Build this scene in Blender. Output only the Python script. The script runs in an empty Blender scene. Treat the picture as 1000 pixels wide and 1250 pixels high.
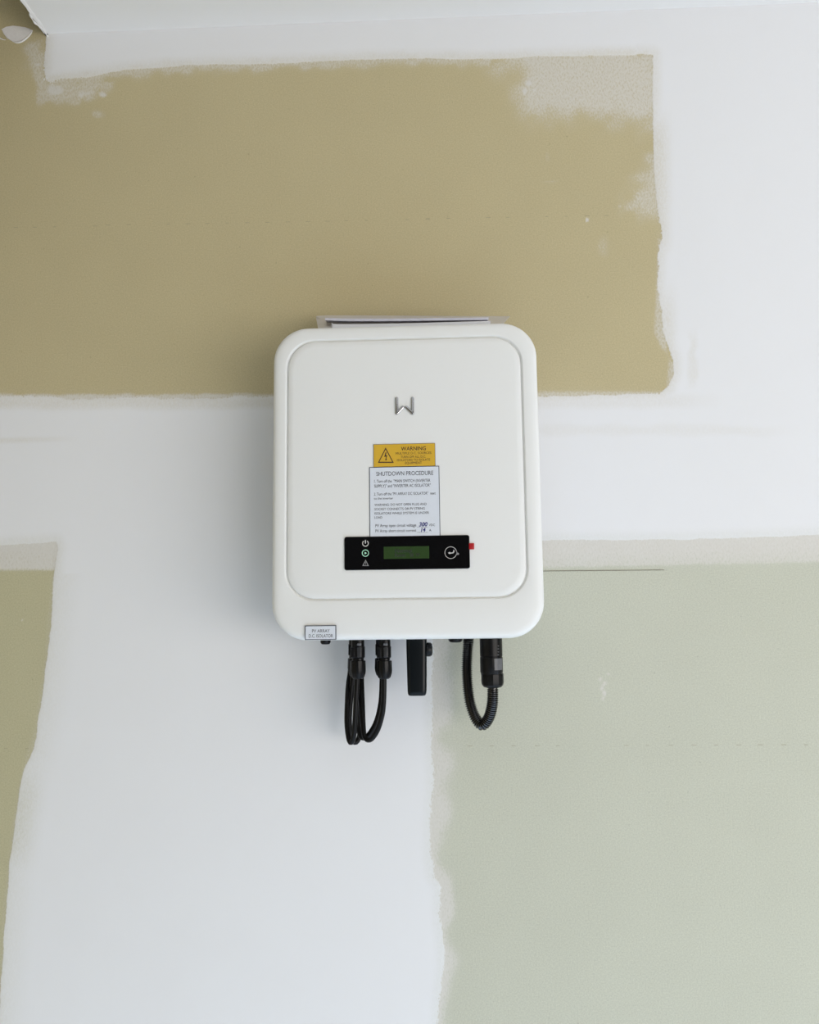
import bpy, bmesh, math, random
import numpy as np
from mathutils import Vector, Matrix

random.seed(7)
scene = bpy.context.scene
COL = scene.collection

# ------------------------------------------------------------------ camera
F_PX = 1000.0
YAW, PITCH, ROLL = math.radians(2.26), math.radians(6.7), math.radians(0.72)
CAM = Vector((0.02, -1.25, 1.28))
fwd = Vector((-math.sin(YAW) * math.cos(PITCH), math.cos(YAW) * math.cos(PITCH), math.sin(PITCH)))
rt0 = Vector((math.cos(YAW), math.sin(YAW), 0))
up0 = rt0.cross(fwd)
rt = rt0 * math.cos(ROLL) - up0 * math.sin(ROLL)
up = rt0 * math.sin(ROLL) + up0 * math.cos(ROLL)
cam_data = bpy.data.cameras.new('camera')
cam_data.sensor_fit = 'HORIZONTAL'
cam_data.sensor_width = 36.0
cam_data.lens = 36.0 * F_PX / 1000.0
cam = bpy.data.objects.new('camera', cam_data)
COL.objects.link(cam)
M3 = Matrix((rt, up, -fwd)).transposed()
cam.matrix_world = Matrix.Translation(CAM) @ M3.to_4x4()
scene.camera = cam

# ------------------------------------------------------------------ world, light, exposure
world = bpy.data.worlds.new('world')
scene.world = world
world.use_nodes = True
bg = world.node_tree.nodes['Background']
bg.inputs[0].default_value = (1.0, 0.95, 0.88, 1)
bg.inputs[1].default_value = 0.08


def area(name, loc, target, sx, sy, power, colour):
    l = bpy.data.lights.new(name, 'AREA')
    l.shape = 'RECTANGLE'
    l.size, l.size_y = sx, sy
    l.energy = power
    l.color = colour
    o = bpy.data.objects.new(name, l)
    COL.objects.link(o)
    o.location = loc
    o.rotation_euler = (Vector(target) - Vector(loc)).to_track_quat('-Z', 'Y').to_euler()
    return o


area('garage_door_daylight', (2.15, -2.55, 0.85), (0.0, 0.0, 1.0), 2.8, 1.4, 60, (1.0, 0.95, 0.895))
sun_l = bpy.data.lights.new('sun', 'SUN')
sun_l.energy = 7.3
sun_l.angle = math.radians(0.5)
sun_l.color = (1.0, 0.98, 0.95)
sun = bpy.data.objects.new('sun', sun_l)
COL.objects.link(sun)
sun.rotation_euler = Vector((-0.1, 0.72, -0.69)).to_track_quat('-Z', 'Y').to_euler()

vs = scene.view_settings
vs.view_transform = 'Standard'
vs.look = 'None'
vs.exposure = 0.02
vs.gamma = 1.0
vs.use_curve_mapping = False


# ------------------------------------------------------------------ helpers
def U(px, py, Y):
    """world point on the vertical plane y = Y that lies on the sight line of a photo pixel"""
    d = rt * ((px - 500) / F_PX) + up * ((625 - py) / F_PX) + fwd
    t = (Y - CAM.y) / d.y
    return CAM + d * t


def project_np(x, y, z):
    dx, dy, dz = x - CAM.x, y - CAM.y, z - CAM.z
    a = dx * rt.x + dy * rt.y + dz * rt.z
    b = dx * up.x + dy * up.y + dz * up.z
    c = dx * fwd.x + dy * fwd.y + dz * fwd.z
    return 500 + F_PX * a / c, 625 - F_PX * b / c


def mat(name, col, rough=0.5, metal=0.0, spec=0.5, bump=0.0, bscale=400.0, var=0.0, vscale=30.0,
        emit=None, estr=0.0, alpha=None, trans=0.0):
    m = bpy.data.materials.new(name)
    m.use_nodes = True
    nt = m.node_tree
    p = nt.nodes['Principled BSDF']
    p.inputs['Base Color'].default_value = (*col, 1)
    p.inputs['Roughness'].default_value = rough
    p.inputs['Metallic'].default_value = metal
    p.inputs['Specular IOR Level'].default_value = spec
    if trans:
        p.inputs['Transmission Weight'].default_value = trans
    if alpha is not None:
        p.inputs['Alpha'].default_value = alpha
    if emit:
        p.inputs['Emission Color'].default_value = (*emit, 1)
        p.inputs['Emission Strength'].default_value = estr
    tc = nt.nodes.new('ShaderNodeTexCoord')
    if var:
        n = nt.nodes.new('ShaderNodeTexNoise')
        n.inputs['Scale'].default_value = vscale
        n.inputs['Detail'].default_value = 4
        nt.links.new(tc.outputs['Object'], n.inputs['Vector'])
        mr = nt.nodes.new('ShaderNodeMapRange')
        mr.inputs[3].default_value = 1 - var
        mr.inputs[4].default_value = 1 + var
        nt.links.new(n.outputs[0], mr.inputs[0])
        mx = nt.nodes.new('ShaderNodeVectorMath')
        mx.operation = 'SCALE'
        mx.inputs[0].default_value = col
        nt.links.new(mr.outputs[0], mx.inputs['Scale'])
        nt.links.new(mx.outputs[0], p.inputs['Base Color'])
    if bump:
        n = nt.nodes.new('ShaderNodeTexNoise')
        n.inputs['Scale'].default_value = bscale
        n.inputs['Detail'].default_value = 2
        nt.links.new(tc.outputs['Object'], n.inputs['Vector'])
        b = nt.nodes.new('ShaderNodeBump')
        b.inputs['Strength'].default_value = bump
        b.inputs['Distance'].default_value = 0.001
        nt.links.new(n.outputs[0], b.inputs['Height'])
        nt.links.new(b.outputs[0], p.inputs['Normal'])
    return m


def finish(name, me, m, parent=None, smooth=True, sharp=35):
    me.name = name
    if m:
        me.materials.append(m)
    o = bpy.data.objects.new(name, me)
    COL.objects.link(o)
    if smooth:
        me.polygons.foreach_set('use_smooth', [True] * len(me.polygons))
        me.set_sharp_from_angle(angle=math.radians(sharp))
    if parent:
        o.parent = parent
        o.matrix_parent_inverse = parent.matrix_world.inverted()
    return o


def from_bm(name, bm, m, parent=None, smooth=True, sharp=35):
    bmesh.ops.recalc_face_normals(bm, faces=bm.faces)
    me = bpy.data.meshes.new(name)
    bm.to_mesh(me)
    bm.free()
    return finish(name, me, m, parent, smooth, sharp)


def empty(name, loc):
    o = bpy.data.objects.new(name, None)
    o.empty_display_size = 0.05
    COL.objects.link(o)
    o.location = loc
    o.matrix_world = Matrix.Translation(loc)
    return o


def tag(o, label=None, cat=None, group=None, kind=None):
    if label:
        o['label'] = label
    if cat:
        o['category'] = cat
    if group:
        o['group'] = group
    if kind:
        o['kind'] = kind
    return o


def box(bm, lo, hi, bevel=0.0, segs=2):
    r = bmesh.ops.create_cube(bm, size=1)
    c = [(lo[i] + hi[i]) / 2 for i in range(3)]
    s = [hi[i] - lo[i] for i in range(3)]
    for v in r['verts']:
        v.co = Vector([c[i] + v.co[i] * s[i] for i in range(3)])
    if bevel:
        es = list({e for v in r['verts'] for e in v.link_edges})
        bmesh.ops.bevel(bm, geom=es, offset=bevel, segments=segs, profile=0.5, affect='EDGES')


def rrect(x0, x1, z0, z1, r, n=10):
    """closed outline of a rounded rectangle, always 4*(n+1) points"""
    r = min(r, (x1 - x0) / 2, (z1 - z0) / 2)
    pts = []
    for cx, cz, a0 in ((x1 - r, z1 - r, 0), (x0 + r, z1 - r, 90), (x0 + r, z0 + r, 180), (x1 - r, z0 + r, 270)):
        for k in range(n + 1):
            a = math.radians(a0 + 90 * k / n)
            pts.append((cx + r * math.cos(a), cz + r * math.sin(a)))
    return pts


def loft(bm, rings, cap_a=True, cap_b=True):
    rows = [[bm.verts.new(p) for p in ring] for ring in rings]
    n = len(rows[0])
    for a, b in zip(rows, rows[1:]):
        for i in range(n):
            j = (i + 1) % n
            bm.faces.new((a[i], a[j], b[j], b[i]))
    if cap_a:
        bm.faces.new(rows[0][::-1])
    if cap_b:
        bm.faces.new(rows[-1])
    return rows


def rr_loft(bm, specs, n=10, cap_a=True, cap_b=True):
    """specs: (x0,x1,z0,z1,r,y) from back to front"""
    return loft(bm, [[(x, s[5], z) for x, z in rrect(*s[:5], n=n)] for s in specs], cap_a, cap_b)


def lathe(bm, cx, cy, prof, segs=24, mod=None):
    """vertical axis lathe; prof: (radius, z); mod(angle, k) multiplies the radius"""
    rings = []
    for k, (r, z) in enumerate(prof):
        ring = []
        for i in range(segs):
            a = 2 * math.pi * i / segs
            rr = r * (mod(a, k) if mod else 1)
            ring.append((cx + rr * math.cos(a), cy + rr * math.sin(a), z))
        rings.append(ring)
    loft(bm, rings)


def catmull(pts, per=10):
    P = [pts[0] * 2 - pts[1]] + list(pts) + [pts[-1] * 2 - pts[-2]]
    out = []
    for i in range(1, len(P) - 2):
        a, b, c, d = P[i - 1], P[i], P[i + 1], P[i + 2]
        for k in range(per):
            t = k / per
            out.append(0.5 * ((2 * b) + (c - a) * t + (2 * a - 5 * b + 4 * c - d) * t * t + (3 * b - a - 3 * c + d) * t ** 3))
    out.append(P[-2].copy())
    return out


def resample(pts, step):
    out = [pts[0]]
    acc = 0.0
    for a, b in zip(pts, pts[1:]):
        L = (b - a).length
        while acc + L >= step and L > 1e-9:
            t = (step - acc) / L
            a = a.lerp(b, t)
            out.append(a)
            L = (b - a).length
            acc = 0.0
        acc += L
    return out


def tube(bm, pts, rad, segs=12):
    t0 = (pts[1] - pts[0]).normalized()
    ref = Vector((0, 1, 0)) if abs(t0.y) < 0.9 else Vector((1, 0, 0))
    nrm = (ref - t0 * ref.dot(t0)).normalized()
    rings = []
    for i, p in enumerate(pts):
        t = (pts[min(i + 1, len(pts) - 1)] - pts[max(i - 1, 0)]).normalized()
        nrm = (nrm - t * nrm.dot(t)).normalized()
        bi = t.cross(nrm)
        r = rad(i) if callable(rad) else rad
        rings.append([p + (nrm * math.cos(2 * math.pi * k / segs) + bi * math.sin(2 * math.pi * k / segs)) * r for k in range(segs)])
    loft(bm, rings)


def prism(bm, pts, y_front, y_back):
    """flat outline (x,z) given depth along y"""
    a = [bm.verts.new((x, y_front, z)) for x, z in pts]
    b = [bm.verts.new((x, y_back, z)) for x, z in pts]
    n = len(pts)
    bm.faces.new(a)
    bm.faces.new(b[::-1])
    for i in range(n):
        j = (i + 1) % n
        bm.faces.new((a[i], b[i], b[j], a[j]))


# ------------------------------------------------------------------ materials
M_cover = mat('white_powder_coat', (0.80, 0.80, 0.775), rough=0.42, spec=0.4, bump=0.03, bscale=900)
M_housing = mat('pale_grey_metal', (0.62, 0.63, 0.62), rough=0.5, metal=0.3, bump=0.05)
M_black = mat('black_nylon', (0.003, 0.003, 0.0035), rough=0.34, spec=0.22, bump=0.05, bscale=700)
M_rubber = mat('black_cable_sheath', (0.0025, 0.0025, 0.0025), rough=0.38, spec=0.2, var=0.2)
M_hose = mat('black_corrugated_plastic', (0.0025, 0.0025, 0.003), rough=0.2, spec=0.9, var=0.15)
M_gloss = mat('gloss_black_panel', (0.003, 0.003, 0.0035), rough=0.08, spec=0.3, bump=0.02, bscale=60)
M_dongle = mat('dark_teal_plastic', (0.002, 0.004, 0.0055), rough=0.3, spec=0.25, bump=0.03)
M_grey = mat('grey_clip_plastic', (0.12, 0.12, 0.125), rough=0.4, bump=0.03)
M_clip = mat('dark_clip_plastic', (0.03, 0.03, 0.032), rough=0.3, bump=0.03)
M_chrome = mat('brushed_chrome', (0.50, 0.50, 0.51), rough=0.22, metal=1.0, bump=0.05, bscale=1500)
M_yellow = mat('yellow_engraved_plastic', (0.66, 0.40, 0.03), rough=0.4, var=0.03, vscale=200)
M_plate = mat('white_engraved_plastic', (0.70, 0.735, 0.79), rough=0.35, var=0.02, vscale=200)
M_edge = mat('slate_label_edge', (0.06, 0.07, 0.09), rough=0.5, var=0.1)
M_ink = mat('black_print', (0.015, 0.014, 0.018), rough=0.6, var=0.1)
M_inky = mat('dark_brown_print', (0.05, 0.02, 0.012), rough=0.6, var=0.1)
M_pen = mat('blue_pen_ink', (0.012, 0.01, 0.16), rough=0.5, var=0.1)
M_red = mat('red_tab_plastic', (0.42, 0.004, 0.008), rough=0.4, var=0.05)
M_white_icon = mat('white_icon_print', (0.55, 0.53, 0.51), rough=0.5, var=0.03)
M_grey_icon = mat('grey_icon_print', (0.26, 0.26, 0.26), rough=0.5, var=0.03)
M_green_icon = mat('lit_green_indicator', (0.35, 0.6, 0.45), rough=0.5, var=0.03, emit=(0.35, 0.8, 0.55), estr=0.25)
M_lcd = mat('green_lcd', (0.022, 0.044, 0.014), rough=0.12, var=0.15, vscale=80, emit=(0.10, 0.22, 0.05), estr=0.06)
M_lcdink = mat('lcd_segments', (0.006, 0.012, 0.004), rough=0.3, var=0.05)
M_paper = mat('white_paper', (0.72, 0.72, 0.75), rough=0.8, var=0.04, vscale=60)
M_paper2 = mat('printed_paper', (0.60, 0.60, 0.68), rough=0.8, var=0.12, vscale=90)
M_sleeve = mat('milky_plastic_sleeve', (0.72, 0.68, 0.66), rough=0.3, alpha=0.62, var=0.03)
M_ceiling = mat('ceiling_white', (0.85, 0.835, 0.815), rough=0.9, bump=0.08, bscale=120, var=0.02, vscale=6)
M_torn = mat('torn_white_paper', (0.80, 0.78, 0.75), rough=0.95, bump=0.3, bscale=300, var=0.05)
M_core = mat('bare_gypsum', (0.82, 0.79, 0.77), rough=0.95, bump=0.4, bscale=500, var=0.06, vscale=200)
M_pencil = mat('pencil_grey', (0.16, 0.14, 0.11), rough=0.9, var=0.3, vscale=300)
M_blue_floor = mat('blue_bounce_floor', (0.425, 0.54, 0.70), rough=0.9, bump=0.3, bscale=40, var=0.1, vscale=4)  # blue put into the floor colour so the light it bounces is cool
M_asphalt = mat('asphalt', (0.05, 0.05, 0.052), rough=0.95, bump=0.4, bscale=80, var=0.2, vscale=30)
M_shade_board = mat('shade_board_brown', (0.42, 0.37, 0.25), rough=0.95, bump=0.1, var=0.05)  # brown of the unseen boards that hold light off the top-left wall

# ------------------------------------------------------------------ the back wall: paper board with joint compound
def poly_sdf(px, py, poly):
    """positive inside"""
    d = np.full(px.shape, 1e9)
    inside = np.zeros(px.shape, bool)
    n = len(poly)
    for i in range(n):
        ax, ay = poly[i]
        bx, by = poly[(i + 1) % n]
        ex, ey = bx - ax, by - ay
        t = np.clip(((px - ax) * ex + (py - ay) * ey) / (ex * ex + ey * ey + 1e-12), 0, 1)
        d = np.minimum(d, np.hypot(px - ax - t * ex, py - ay - t * ey))
        c = ((ay > py) != (by > py)) & (px < (bx - ax) * (py - ay) / ((by - ay) if by != ay else 1e-12) + ax)
        inside ^= c
    return np.where(inside, d, -d)


def sstep(a, b, x):
    t = np.clip((x - a) / (b - a), 0, 1)
    return t * t * (3 - 2 * t)


def vnoise(x, y, cell, seed):
    """smooth value noise 0..1"""
    rng = np.random.default_rng(seed)
    g = rng.random((256, 256))
    fx, fy = x / cell, y / cell
    ix, iy = np.floor(fx).astype(int), np.floor(fy).astype(int)
    tx, ty = fx - ix, fy - iy
    tx, ty = tx * tx * (3 - 2 * tx), ty * ty * (3 - 2 * ty)
    q = lambda i, j: g[i % 256, j % 256]
    return (q(ix, iy) * (1 - tx) + q(ix + 1, iy) * tx) * (1 - ty) + (q(ix, iy + 1) * (1 - tx) + q(ix + 1, iy + 1) * tx) * ty


# bare-paper areas, traced on the wall
B_up = [(-900, -900), (57, -900), (57, 42), (54, 70), (53, 98), (62, 101), (80, 97), (110, 93), (150, 86), (200, 82),
        (260, 79), (330, 78), (400, 75), (470, 72), (530, 72), (600, 73), (640, 70), (720, 68), (775, 68), (780, 66),
        (797, 67), (797, 150), (798, 200), (801, 240), (806, 272), (807, 292), (803, 320), (802, 350), (807, 380),
        (808, 402), (815, 420), (822, 440), (822, 455), (816, 470), (806, 480), (720, 483), (660, 484), (500, 484),
        (340, 484), (200, 485), (100, 486), (0, 484), (-900, 480)]
B_left = [(-900, 668), (0, 666), (40, 664), (68, 662), (70, 670), (68, 680), (67, 697), (65, 720), (62, 760), (58, 800),
          (51, 850), (45, 890), (41, 915), (36, 926), (30, 938), (25, 960), (18, 1005), (11, 1060), (7, 1110), (4, 1160),
          (1, 1210), (-3, 1260), (-10, 1700), (-900, 1700)]
B_right = [(528, 662), (600, 661), (664, 660), (800, 659), (900, 657), (1000, 653), (1900, 630), (1900, 1800), (534, 1800),
           (535, 1260), (536, 1235), (539, 1205), (543, 1180), (541, 1150), (538, 1115), (537, 1082), (530, 1070),
           (526, 1045), (527, 1000), (530, 950), (528, 900), (527, 860), (528, 790)]

Z0, Z1 = 0.0, 3.05
a_tl, a_br = U(-40, -40, 0), U(1040, 1290, 0)
a_tr, a_bl = U(1040, -40, 0), U(-40, 1290, 0)
step = 0.0030
xs = np.concatenate([np.linspace(-3.0, min(a_tl.x, a_bl.x), 20)[:-1], np.arange(min(a_tl.x, a_bl.x), max(a_tr.x, a_br.x), step),
                     np.linspace(max(a_tr.x, a_br.x), 3.0, 20)])
zs = np.concatenate([np.linspace(Z0, min(a_bl.z, a_br.z), 12)[:-1], np.arange(min(a_bl.z, a_br.z), max(a_tl.z, a_tr.z), step),
                     np.linspace(max(a_tl.z, a_tr.z), Z1, 10)])
nx, nz = len(xs), len(zs)
GX, GZ = np.meshgrid(xs, zs)
PX, PY = project_np(GX, np.zeros_like(GX), GZ)

wob = (vnoise(PX, PY, 22, 1) - 0.5) * 5 + (vnoise(PX, PY, 9, 2) - 0.5) * 3.0
bare = np.maximum(np.maximum(poly_sdf(PX, PY, B_up), poly_sdf(PX, PY, B_left)), poly_sdf(PX, PY, B_right))
# the taped joint under the ceiling and the butt joints keep softer, more ragged edges in places
rag = 0.35 + 0.9 * sstep(30, 0, np.abs(PX - 530)) * (PY > 700) + 0.5 * sstep(20, 0, np.abs(PY - 484)) * (PX < 330) \
    + 0.9 * sstep(60, 20, np.hypot(PX - 70, PY - 100)) + 0.4 * sstep(20, 0, np.abs(PX - 805)) * (PY > 250) * (PY < 490)
straight = (PX > 770) & (PX < 815) & (PY < 230) | (PX < 62) & (PY < 90)
coat = -(bare + wob * np.where(straight, 0.12, np.clip(rag, 0.3, 0.9)))

# thin scraped residue over the paper: 0..1
haze = np.zeros_like(PX)
def add(v):
    global haze
    haze = np.maximum(haze, v)
big = vnoise(PX, PY, 30, 5)
med = vnoise(PX, PY, 12, 6)
# top edge strip and the top right corner of the upper sheet
d_top = PY - np.interp(PX, [50, 110, 200, 330, 470, 600, 720, 797], [100, 93, 82, 78, 72, 73, 68, 67])
add(0.55 * sstep(16, 2, d_top - (med - 0.5) * 8) * (PX > 60) * (PX < 600) * (d_top > -12))
c1 = poly_sdf(PX, PY, [(585, 30), (600, 85), (640, 148), (700, 152), (745, 174), (830, 182), (830, 30)])
add(0.66 * sstep(-22, 42, c1 + (big - 0.5) * 34 + (med - 0.5) * 16))
c2 = poly_sdf(PX, PY, [(830, 170), (792, 178), (785, 185), (766, 228), (758, 258), (796, 274), (806, 298), (835, 300)])
add(0.55 * sstep(-12, 22, c2 + (med - 0.5) * 18))
c3 = poly_sdf(PX, PY, [(802, 290), (800, 350), (797, 405), (806, 425), (826, 445), (826, 480), (812, 480), (816, 430), (812, 380), (812, 290)])
add(0.55 * sstep(-3, 4, c3))
add(0.6 * sstep(11, 3, 484 - PY) * (PX > 630) * (PX < 812) * (PY < 492))
add(0.75 * sstep(9, 2, np.abs(486 - PY) + (med - 0.5) * 3) * (PX < 640))
# torn corner under the ceiling edge
c4 = poly_sdf(PX, PY, [(28, 44), (57, 42), (60, 95), (150, 92), (140, 112), (95, 128), (45, 128), (40, 100), (27, 85)])
add(0.55 * sstep(-6, 10, c4 + (med - 0.5) * 12))
for bx, by, rr, s in ((70, 112, 14, .8), (108, 115, 9, .85), (126, 116, 6, .8), (47, 78, 6, .8), (118, 138, 8, .5), (85, 120, 14, .5)):
    add(s * sstep(rr, rr * 0.25, np.hypot((PX - bx) * 0.7, PY - by) + (med - 0.5) * rr))
# lower sheets: feathered band under the horizontal joint
add(0.80 * sstep(700, 693, PY) * (PY > 640) * (PX < 75))
add(np.where(PY < 674, 0.95, 0) * (PY > 640) * (PX < 75))
d_b = PY - np.interp(PX, [528, 664, 1000, 1900], [661, 660, 653, 630])
add((0.86 - 0.22 * sstep(8, 34, d_b)) * sstep(37, 31, d_b + (med - 0.5) * 2) * (d_b > -15) * (PX > 500))
# left edge of the lower right sheet
e = PX - np.interp(PY, [660, 860, 950, 1040, 1080, 1180, 1235, 1260, 1800], [528, 527, 530, 526, 536, 543, 536, 535, 534])
lim = np.interp(PY, [700, 780, 900, 1000, 1060, 1250], [50, 50, 44, 44, 30, 22])
add((0.78 * sstep(1.05, 0.1, e / lim + (big - 0.5) * 0.7)) * (e > -12) * (PY > 697))
# lower left sheet edge
e2 = np.interp(PY, [660, 697, 800, 890, 938, 1005, 1110, 1250], [69, 67, 58, 45, 30, 18, 7, -3]) - PX
add(0.35 * sstep(8, 0, e2) * (e2 > -6) * (PY > 697))
# stray dabs
for bx, by, sx, sy, s in ((646, 101, 10, 9, 1.0), (641, 111, 7, 9, .9), (652, 110, 6, 7, .8), (640, 128, 9, 14, .5), (743, 823, 5, 4, .8), (733, 829, 5, 5, .75), (739, 834, 6, 5, .85), (735, 840, 4, 5, .7), (738, 846, 4, 7, .85), (736, 853, 3, 5, .7), (717, 268, 3, 5, 1.),
                          (736, 300, 10, 18, .35), (757, 252, 6, 8, .5), (668, 190, 4, 14, .3), (674, 222, 16, 3, .35), (20, 833, 3, 3, .4), (27, 757, 4, 4, .7)):
    add(s * sstep(1.0, 0.15, np.hypot((PX - bx) / sx, (PY - by) / sy) + (med - 0.5) * 0.7))

# where the compound itself is thin and lets the paper show through
thin = np.zeros_like(PX)
def addt(v):
    global thin
    thin = np.maximum(thin, v)
addt(0.42 * sstep(13, 2, np.abs(PY - 491 + (big - .5) * 4)) * sstep(900, 800, PX) * (0.55 + 0.45 * (PX < 360)))
addt(0.6 * sstep(26, 2, PX - 800) * (PX > 790) * sstep(120, 180, PY) * sstep(320, 270, PY + (med - .5) * 40))
addt(0.45 * sstep(20, 2, PX - 812) * (PX > 795) * sstep(330, 400, PY) * sstep(490, 470, PY))
addt(0.26 * sstep(8, 1, np.abs(PX - 845 + (med - .5) * 8)) * sstep(395, 425, PY) * sstep(480, 460, PY))
addt(0.16 * sstep(10, 1, np.abs(PY - 526 + (big - .5) * 8)) * (PX > 640) * sstep(990, 900, PX))
addt(0.30 * sstep(5, 1, np.abs(PY - 538 + PX * 0.03)) * sstep(110, 20, PX))
addt(0.65 * sstep(-40, -2, bare) * (PX < 140) * (PY > 700) * (0.4 + 0.6 * sstep(70, 20, np.abs(PY - 1000))))
addt(0.35 * sstep(-16, -1, bare))
addt(0.55 * sstep(-14, 0, d_top + (med - .5) * 4) * (PX > 58) * (PX < 790) * (d_top < 8))

# colours of the three paper sheets
lower = sstep(560, 590, PY)
rightm = sstep(300, 420, PX)
cu, cl, cr = np.array((0.520, 0.447, 0.268)), np.array((0.500, 0.465, 0.300)), np.array((0.548, 0.553, 0.455))
board = cu[None, None] * (1 - lower[..., None]) + lower[..., None] * (cl * (1 - rightm[..., None]) + cr * rightm[..., None])

cover = sstep(-2, 3, coat)
GY = -0.0007 * cover - 0.00012 * haze * (1 - cover)
verts = np.stack([GX, GY, GZ], -1).reshape(-1, 3)
ii, jj = np.meshgrid(np.arange(nz - 1), np.arange(nx - 1), indexing='ij')
v0 = (ii * nx + jj).ravel()
quads = np.stack([v0, v0 + 1, v0 + nx + 1, v0 + nx], -1)
me = bpy.data.meshes.new('wall_back')
me.vertices.add(len(verts))
me.vertices.foreach_set('co', verts.ravel().astype(np.float32))
me.loops.add(quads.size)
me.loops.foreach_set('vertex_index', quads.ravel().astype(np.int32))
me.polygons.add(len(quads))
me.polygons.foreach_set('loop_start', np.arange(0, quads.size, 4, dtype=np.int32))
me.update(calc_edges=True)
for nm, arr in (('coat', coat), ('haze', haze), ('thin', thin), ('rag', rag)):
    at = me.attributes.new(nm, 'FLOAT', 'POINT')
    at.data.foreach_set('value', arr.ravel().astype(np.float32))
at = me.attributes.new('board', 'FLOAT_VECTOR', 'POINT')
at.data.foreach_set('vector', board.reshape(-1).astype(np.float32))


def wall_material():
    m = bpy.data.materials.new('plasterboard_with_compound')
    m.use_nodes = True
    nt = m.node_tree
    N, L = nt.nodes, nt.links
    p = N['Principled BSDF']
    p.inputs['Specular IOR Level'].default_value = 0.2

    def attr(n):
        a = N.new('ShaderNodeAttribute')
        a.attribute_name = n
        return a
    tc = N.new('ShaderNodeTexCoord')

    def noise(scale, detail=2, rough=0.5, stretch=None):
        n = N.new('ShaderNodeTexNoise')
        n.inputs['Scale'].default_value = scale
        n.inputs['Detail'].default_value = detail
        n.inputs['Roughness'].default_value = rough
        if stretch:
            mp = N.new('ShaderNodeMapping')
            mp.inputs['Rotation'].default_value = (0, stretch[1], 0)
            mp.inputs['Scale'].default_value = stretch[0]
            L.new(tc.outputs['Object'], mp.inputs[0])
            L.new(mp.outputs[0], n.inputs['Vector'])
        else:
            L.new(tc.outputs['Object'], n.inputs['Vector'])
        return n.outputs[0]

    def math_(op, a, b=None, c=None):
        n = N.new('ShaderNodeMath')
        n.operation = op
        for k, v in enumerate((a, b, c)):
            if v is None:
                continue
            if isinstance(v, (int, float)):
                n.inputs[k].default_value = v
            else:
                L.new(v, n.inputs[k])
        return n.outputs[0]

    def remap(x, a, b, c=0.0, d=1.0, smooth=True):
        n = N.new('ShaderNodeMapRange')
        n.interpolation_type = 'SMOOTHSTEP' if smooth else 'LINEAR'
        for k, v in enumerate((x, a, b, c, d)):
            if isinstance(v, (int, float)):
                n.inputs[k].default_value = v
            else:
                L.new(v, n.inputs[k])
        return n.outputs[0]

    def mix(f, a, b):
        n = N.new('ShaderNodeMix')
        n.data_type = 'RGBA'
        if isinstance(f, (int, float)):
            n.inputs['Factor'].default_value = f
        else:
            L.new(f, n.inputs['Factor'])
        for k, v in ((6, a), (7, b)):
            if isinstance(v, tuple):
                n.inputs[k].default_value = (*v, 1)
            else:
                L.new(v, n.inputs[k])
        return n.outputs[2]

    grain = noise(420, 3, 0.6, ((1.0, 1.0, 0.55), 0.6))     # brushed, slightly diagonal streaks
    fine = noise(900, 2)
    fibre = noise(480, 3, 0.65)
    spots = noise(170, 1)
    blot = noise(9, 3)
    g0 = math_('SUBTRACT', grain, 0.5)
    # solid compound
    d = math_('MULTIPLY_ADD', g0, math_('MULTIPLY', attr('rag').outputs['Fac'], 9.0), attr('coat').outputs['Fac'])
    solid = remap(d, -0.7, 0.9)
    # residue
    hz = attr('haze').outputs['Fac']
    inv = math_('SUBTRACT', 1.0, hz)
    th = math_('MULTIPLY_ADD', inv, 0.56, 0.22)
    hf = math_('MULTIPLY', remap(grain, math_('SUBTRACT', th, 0.13), math_('ADD', th, 0.13)), remap(hz, 0.0, 0.5))
    hf = math_('MULTIPLY', hf, remap(hz, 0.3, 1.0, 0.30, 0.65, False))
    hf = math_('MINIMUM', math_('MULTIPLY_ADD', remap(hz, 0.0, 1.0, 0.0, 1.0), 0.42, hf), 0.95)
    # paper
    s1 = remap(fibre, 0.25, 0.75, 0.86, 1.14, False)
    s2 = remap(blot, 0.3, 0.7, 0.985, 1.015, False)
    dots = remap(spots, 0.20, 0.27, 0.84, 1.0)
    sc = N.new('ShaderNodeVectorMath')
    sc.operation = 'SCALE'
    L.new(attr('board').outputs['Vector'], sc.inputs[0])
    L.new(math_('MULTIPLY', math_('MULTIPLY', s1, s2), dots), sc.inputs['Scale'])
    paper = sc.outputs[0]
    residue = mix(grain, (0.60, 0.57, 0.51), (0.74, 0.72, 0.68))
    surf = mix(hf, paper, residue)
    tn = math_('MULTIPLY', attr('thin').outputs['Fac'], remap(grain, 0.3, 0.7, 0.35, 0.75, False))
    white = mix(tn, (0.80, 0.80, 0.805), paper)
    white = mix(remap(blot, 0.3, 0.7, 0.0, 0.06), white, (0.70, 0.69, 0.68))
    col = mix(solid, surf, white)
    L.new(col, p.inputs['Base Color'])
    L.new(remap(solid, 0, 1, 0.92, 0.8, False), p.inputs['Roughness'])
    h = math_('MULTIPLY_ADD', fine, math_('MULTIPLY_ADD', solid, -0.05, 0.07), math_('MULTIPLY', solid, 0.4))
    h = math_('ADD', h, math_('MULTIPLY', math_('MULTIPLY', hf, grain), math_('MULTIPLY', math_('SUBTRACT', 1.0, solid), 0.35)))
    b = N.new('ShaderNodeBump')
    b.inputs['Strength'].default_value = 0.5
    b.inputs['Distance'].default_value = 0.001
    L.new(h, b.inputs['Height'])
    L.new(b.outputs[0], p.inputs['Normal'])
    return m


wall = finish('wall_back', me, wall_material(), smooth=True, sharp=180)
tag(wall, 'unpainted plasterboard wall with white joint compound and bare tan paper', kind='structure')

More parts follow.
